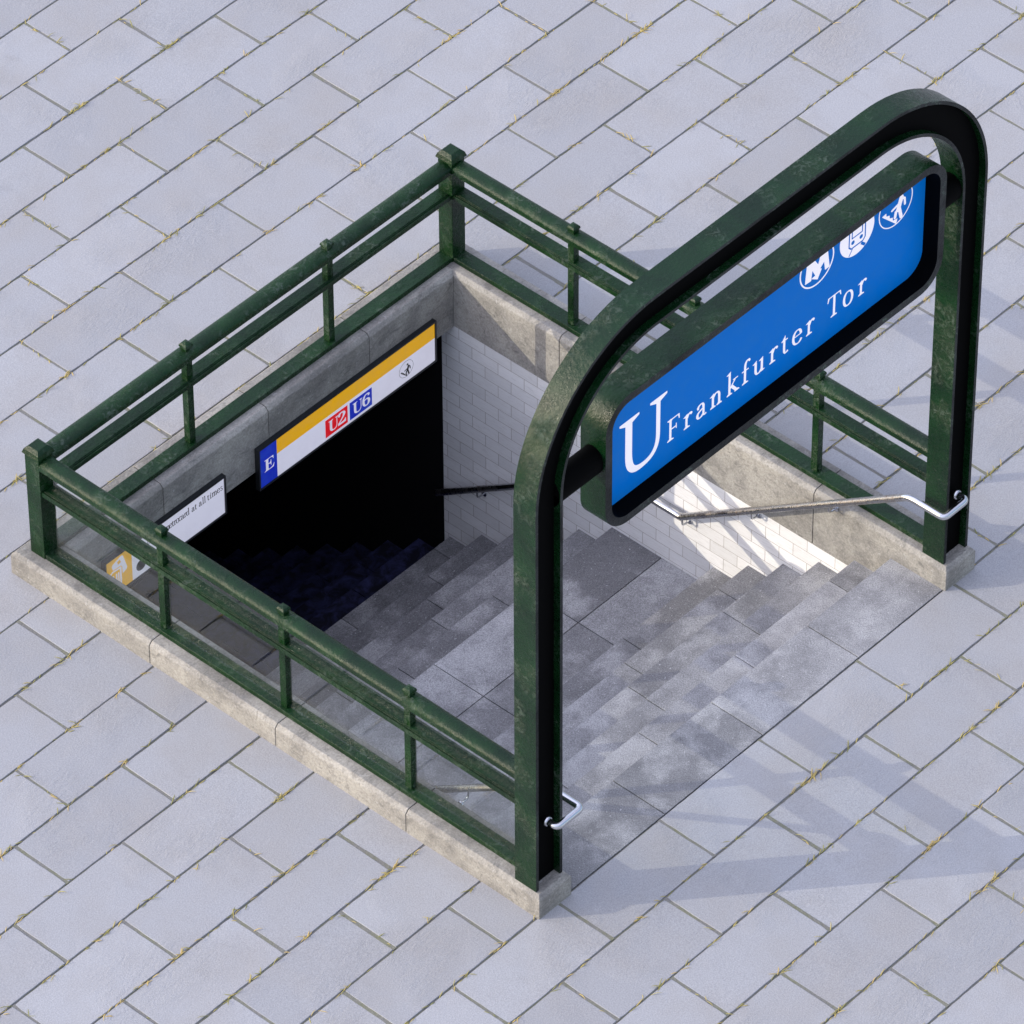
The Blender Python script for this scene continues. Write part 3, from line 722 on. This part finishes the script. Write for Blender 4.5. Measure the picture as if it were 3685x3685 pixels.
mb=MB(); plate(mb,2.032,EX,ZB_+.001,-.2175,YQ); pn=mb.build('face_panel',M_WHT,ls)
mb=MB(); plate(mb,2.032,EX,-.2172,ZT,YQ); mb.build('yellow_stripe',M_YEL,ls)
mb=MB(); plate(mb,SX_,2.0318,ZB_+.001,ZT,YQ); be=mb.build('exit_box',M_DBL,ls)
mb=MB(); mb.box(2.475,2.680,YQ-.0012,YQ+.002,-.3895,-.2425); u2=mb.build('red_box',M_RED,ls)
mb=MB(); mb.box(2.7005,2.906,YQ-.0012,YQ+.002,-.3895,-.2425); u6=mb.build('blue_box',M_DBL,ls)
capE=max(p[1] for p in glyph('E',-.004)[0])
mb=MB(); put(mb,'E',1.917,-.2995,.098/capE,YQ-.0012,.002,-.004); mb.build('letter',M_WHT,be)
mb=MB(); w_=put(mb,'U',2.503,-.3625,.094/capE,YQ-.0024,.002,-.004,sx=.95); put(mb,'2',2.590,-.3625,.094/capE,YQ-.0024,.002,-.004,sx=1.1); mb.build('letter',M_WHT,u2)
mb=MB(); put(mb,'U',2.727,-.3625,.094/capE,YQ-.0024,.002,-.004,sx=.95); put(mb,'6',2.816,-.3625,.094/capE,YQ-.0024,.002,-.004,sx=1.1); mb.build('letter',M_WHT,u6)
mb=MB(); mb.annulus(3.2295,-.3025,.0648,.0666,YQ-.0008,YQ+.002); walker(mb,3.2295,-.3025,.066,YQ-.001,.002); mb.build('stairs_emblem',M_INK,pn)

ns=thing('notice_sign',(1.03,YF,-.39),'short white notice sign with an orange pictogram panel beside the line sign','sign')
NX0,NX1,NT,NB=.503,1.553,-.0925,-.3895
mb=MB(); frame(mb,NX0-.014,NX1+.014,NB-.012,NT+.016,YF-.002,LI-.002,.013); mb.box(NX0-.001,NX1+.001,YF+.014,LI-.003,NB,NT); mb.build('frame',M_FRM,ns)
mb=MB(); plate(mb,.7255,NX1,NB+.001,NT,YQ); nw=mb.build('face_panel',M_WHT,ns)
mb=MB(); plate(mb,NX0,.7252,NB+.001,NT,YQ); no=mb.build('orange_panel',M_ORG,ns)
mb=MB(); sc=.0545; x=.760
capm=1
words=[('hold',.862),('metrocard',1.018),('at',1.262),('all',1.327),('times',1.402)]
ends={'hold':.985,'metrocard':1.242,'at':1.309,'all':1.388,'times':1.540}
for wd,x0 in words:
    adv=[]
    for c in wd:
        adv.append(romw(c)*sc*.93)
    gap=(ends[wd]-x0-sum(adv))/max(1,len(wd)-1); x=x0
    mb=MB()
    for c,a in zip(wd,adv):
        rom(mb,c,x,-.1825,sc,YQ-.0008,.001,sx=.93); x+=a+gap
    mb.build('lettering',M_INK,nw)
mb=MB(); mb.disc_shape(circ(.803,-.308,.043,32),YQ-.0012,YQ+.001); mb.build('round_emblem',M_INK,nw)
# card-in-hand pictogram
mb=MB(); y=YQ-.0012
mb.disc_shape(ccw([(.551,-.155),(.560,-.138),(.637,-.112),(.650,-.118),(.682,-.235),(.676,-.252),(.642,-.266),(.640,-.205),(.628,-.190),(.560,-.186)]),y,YQ+.001)
stroke(mb,[(.624,-.345),(.626,-.205)],.014,y-.0001,YQ+.001); stroke(mb,[(.626,-.205),(.556,-.200),(.532,-.215),(.532,-.330)],.012,y-.0002,YQ+.001)
for xx in (.560,.588): stroke(mb,[(xx,-.340),(xx,-.238)],.011,y-.0003-xx*.0001,YQ+.001)
stroke(mb,[(.606,-.340),(.606,-.238)],.011,y-.0004,YQ+.001)
mb.build('pictogram',M_WHT,no)
mb=MB(); mb.disc_shape(ccw([(.598,-.142),(.622,-.134),(.630,-.160),(.606,-.168)]),y-.0008,YQ); mb.build('pictogram_detail',M_ORG,no)

# ---------------------------------------------------------------- handrails
def arc3(p0,p1,p2,r,n=7):
    p0,p1,p2=Vector(p0),Vector(p1),Vector(p2); a=(p0-p1).normalized(); b=(p2-p1).normalized()
    out=[]
    for i in range(n+1):
        t=i/n; s0=p1+a*r; s1=p1+b*r; out.append(s0*(1-t)**2+p1*2*t*(1-t)+s1*t*t)
    return out
def handrail(mir,label):
    X=(lambda x:x) if not mir else (lambda x:W-x)
    xr=X(3.648); zr=.682; root=thing('handrail',(xr,1.5,0),label,'handrail','steel handrails of the staircase')
    z1,y1=-.648,2.088; y0=.262; y2=2.625; sl=.7125; y3=4.209
    P=[(X(3.86),.085,zr),(X(3.86),-.014,zr),(xr,-.014,zr),(xr,y0,zr),(xr,y1,z1),(xr,y2,z1),(xr,y3,z1-(y3-y2)*sl)]
    path=[Vector(P[0])]+arc3(P[0],P[1],P[2],.035)+arc3(P[1],P[2],P[3],.035)+arc3(P[2],P[3],P[4],.05)
    mb=MB(); mb.tube(path,.0235,n=20); mb.build('end_loop',M_STL,root,smooth=60)
    p2=[path[-1]]+arc3(P[3],P[4],P[5],.02); mb=MB(); 
    k=[path[-1]+(Vector(P[4])-path[-1])*t/10 for t in range(10)]
    mb.tube(k+arc3(P[3],P[4],P[5],.03),.0235,n=20); mb.build('sloping_tube',M_WRN,root,smooth=60)
    mb=MB(); a=arc3(P[3],P[4],P[5],.03)[-1]; mb.tube([a,Vector((xr,2.3,z1))]+arc3(P[4],P[5],P[6],.03),.0235,n=20); mb.build('landing_tube',M_STL,root,smooth=60)
    a=arc3(P[4],P[5],P[6],.03)[-1]; mb=MB(); mb.tube([a+(Vector(P[6])-a)*t/14 for t in range(15)],.0235,n=20); mb.build('lower_tube',M_WRN,root,smooth=60)
    xw=X(WI+.004)
    for yb_ in (.885,1.505,2.075,3.20,3.845):
        zc=(zr-(yb_-y0)*(zr-z1)/(y1-y0)) if yb_<y1 else z1-(yb_-y2)*sl
        zc-=.024
        path=[(xr,yb_,zc)]+[tuple(p) for p in arc3((xr,yb_,zc),(xr,yb_,zc-.055),(xw,yb_,zc-.062),.028)]+[(xw,yb_,zc-.062)]
        mb=MB(); mb.tube(path,.0065,n=10)
        mb.tube([(xw+(-.010 if not mir else .010),yb_,zc-.062),(xw,yb_,zc-.062)],.022,n=20)
        mb.tube([(xr,yb_-.016,zc+.002+.016*.72*(1 if yb_<y1 else 1)),(xr,yb_+.016,zc+.002-.016*.72)],.008,n=8)
        mb.build('bracket',M_STL,root,smooth=50)
    mb=MB(); mb.tube([(X(3.86),.052,zr),(X(3.86),.060,zr),(X(3.86),.066,zr),(X(3.86),.0955,zr)],[.030,.0345,.0345,.020],n=28); mb.build('rosette',M_STL,root,smooth=40)
handrail(False,'steel handrail along the white tiled wall, bent round the far arch leg')
handrail(True,'steel handrail mostly hidden by the glazed railing, bent round the near arch leg')

# ---------------------------------------------------------------- light, sky, camera
sun_to=Vector((-1,.865,.455)).normalized(); el=math.asin(sun_to.z); az=math.atan2(sun_to.x,sun_to.y)
ld=bpy.data.lights.new('sun','SUN'); ld.energy=1.2; ld.angle=R(.22); ld.color=(1,.91,.74)
lo=bpy.data.objects.new('sun',ld); COL.objects.link(lo); lo.location=(-10,8,10); lo.rotation_euler=(-sun_to).to_track_quat('-Z','Y').to_euler()
wd=bpy.data.worlds.new('World'); S.world=wd; wd.use_nodes=True; nt=wd.node_tree; bg=nt.nodes['Background']
sky=nt.nodes.new('ShaderNodeTexSky'); sky.sky_type='NISHITA'; sky.sun_disc=False; sky.sun_elevation=el; sky.sun_rotation=az
sky.air_density=1.0; sky.dust_density=1.5; sky.ozone_density=1.0
nt.links.new(sky.outputs[0],bg.inputs[0]); bg.inputs[1].default_value=.08
# fill light added to the sky, strongest overhead and towards the sun
tc=nt.nodes.new('ShaderNodeTexCoord'); sp=nt.nodes.new('ShaderNodeSeparateXYZ'); mr=nt.nodes.new('ShaderNodeMapRange'); b2=nt.nodes.new('ShaderNodeBackground'); ad=nt.nodes.new('ShaderNodeAddShader')
nt.links.new(tc.outputs['Generated'],sp.inputs[0])
dp=nt.nodes.new('ShaderNodeVectorMath'); dp.operation='DOT_PRODUCT'; dp.inputs[1].default_value=(-.30,.26,.92); nt.links.new(tc.outputs['Generated'],dp.inputs[0]); nt.links.new(dp.outputs['Value'],mr.inputs[0]); mr.inputs['From Min'].default_value=0; mr.inputs['From Max'].default_value=1; mr.inputs['To Min'].default_value=.015; mr.inputs['To Max'].default_value=.66
b2.inputs[0].default_value=(.87,.85,1.06,1); nt.links.new(mr.outputs[0],b2.inputs[1]); nt.links.new(bg.outputs[0],ad.inputs[0]); nt.links.new(b2.outputs[0],ad.inputs[1]); nt.links.new(ad.outputs[0],nt.nodes['World Output'].inputs[0])
cd=bpy.data.cameras.new('camera'); co=bpy.data.objects.new('camera',cd); COL.objects.link(co); S.camera=co
co.location=(-21.3256,-19.30471,30.60457); co.rotation_euler=(0.81136,0.00369,-0.83345)
cd.sensor_width=36; cd.lens=25754.61/3685*36; cd.clip_start=1; cd.clip_end=600
S.view_settings.view_transform='Standard'; S.view_settings.look='None'; S.view_settings.gamma=1; S.view_settings.exposure=1.15
S.render.engine='CYCLES'; S.cycles.max_bounces=8; S.cycles.transparent_max_bounces=16
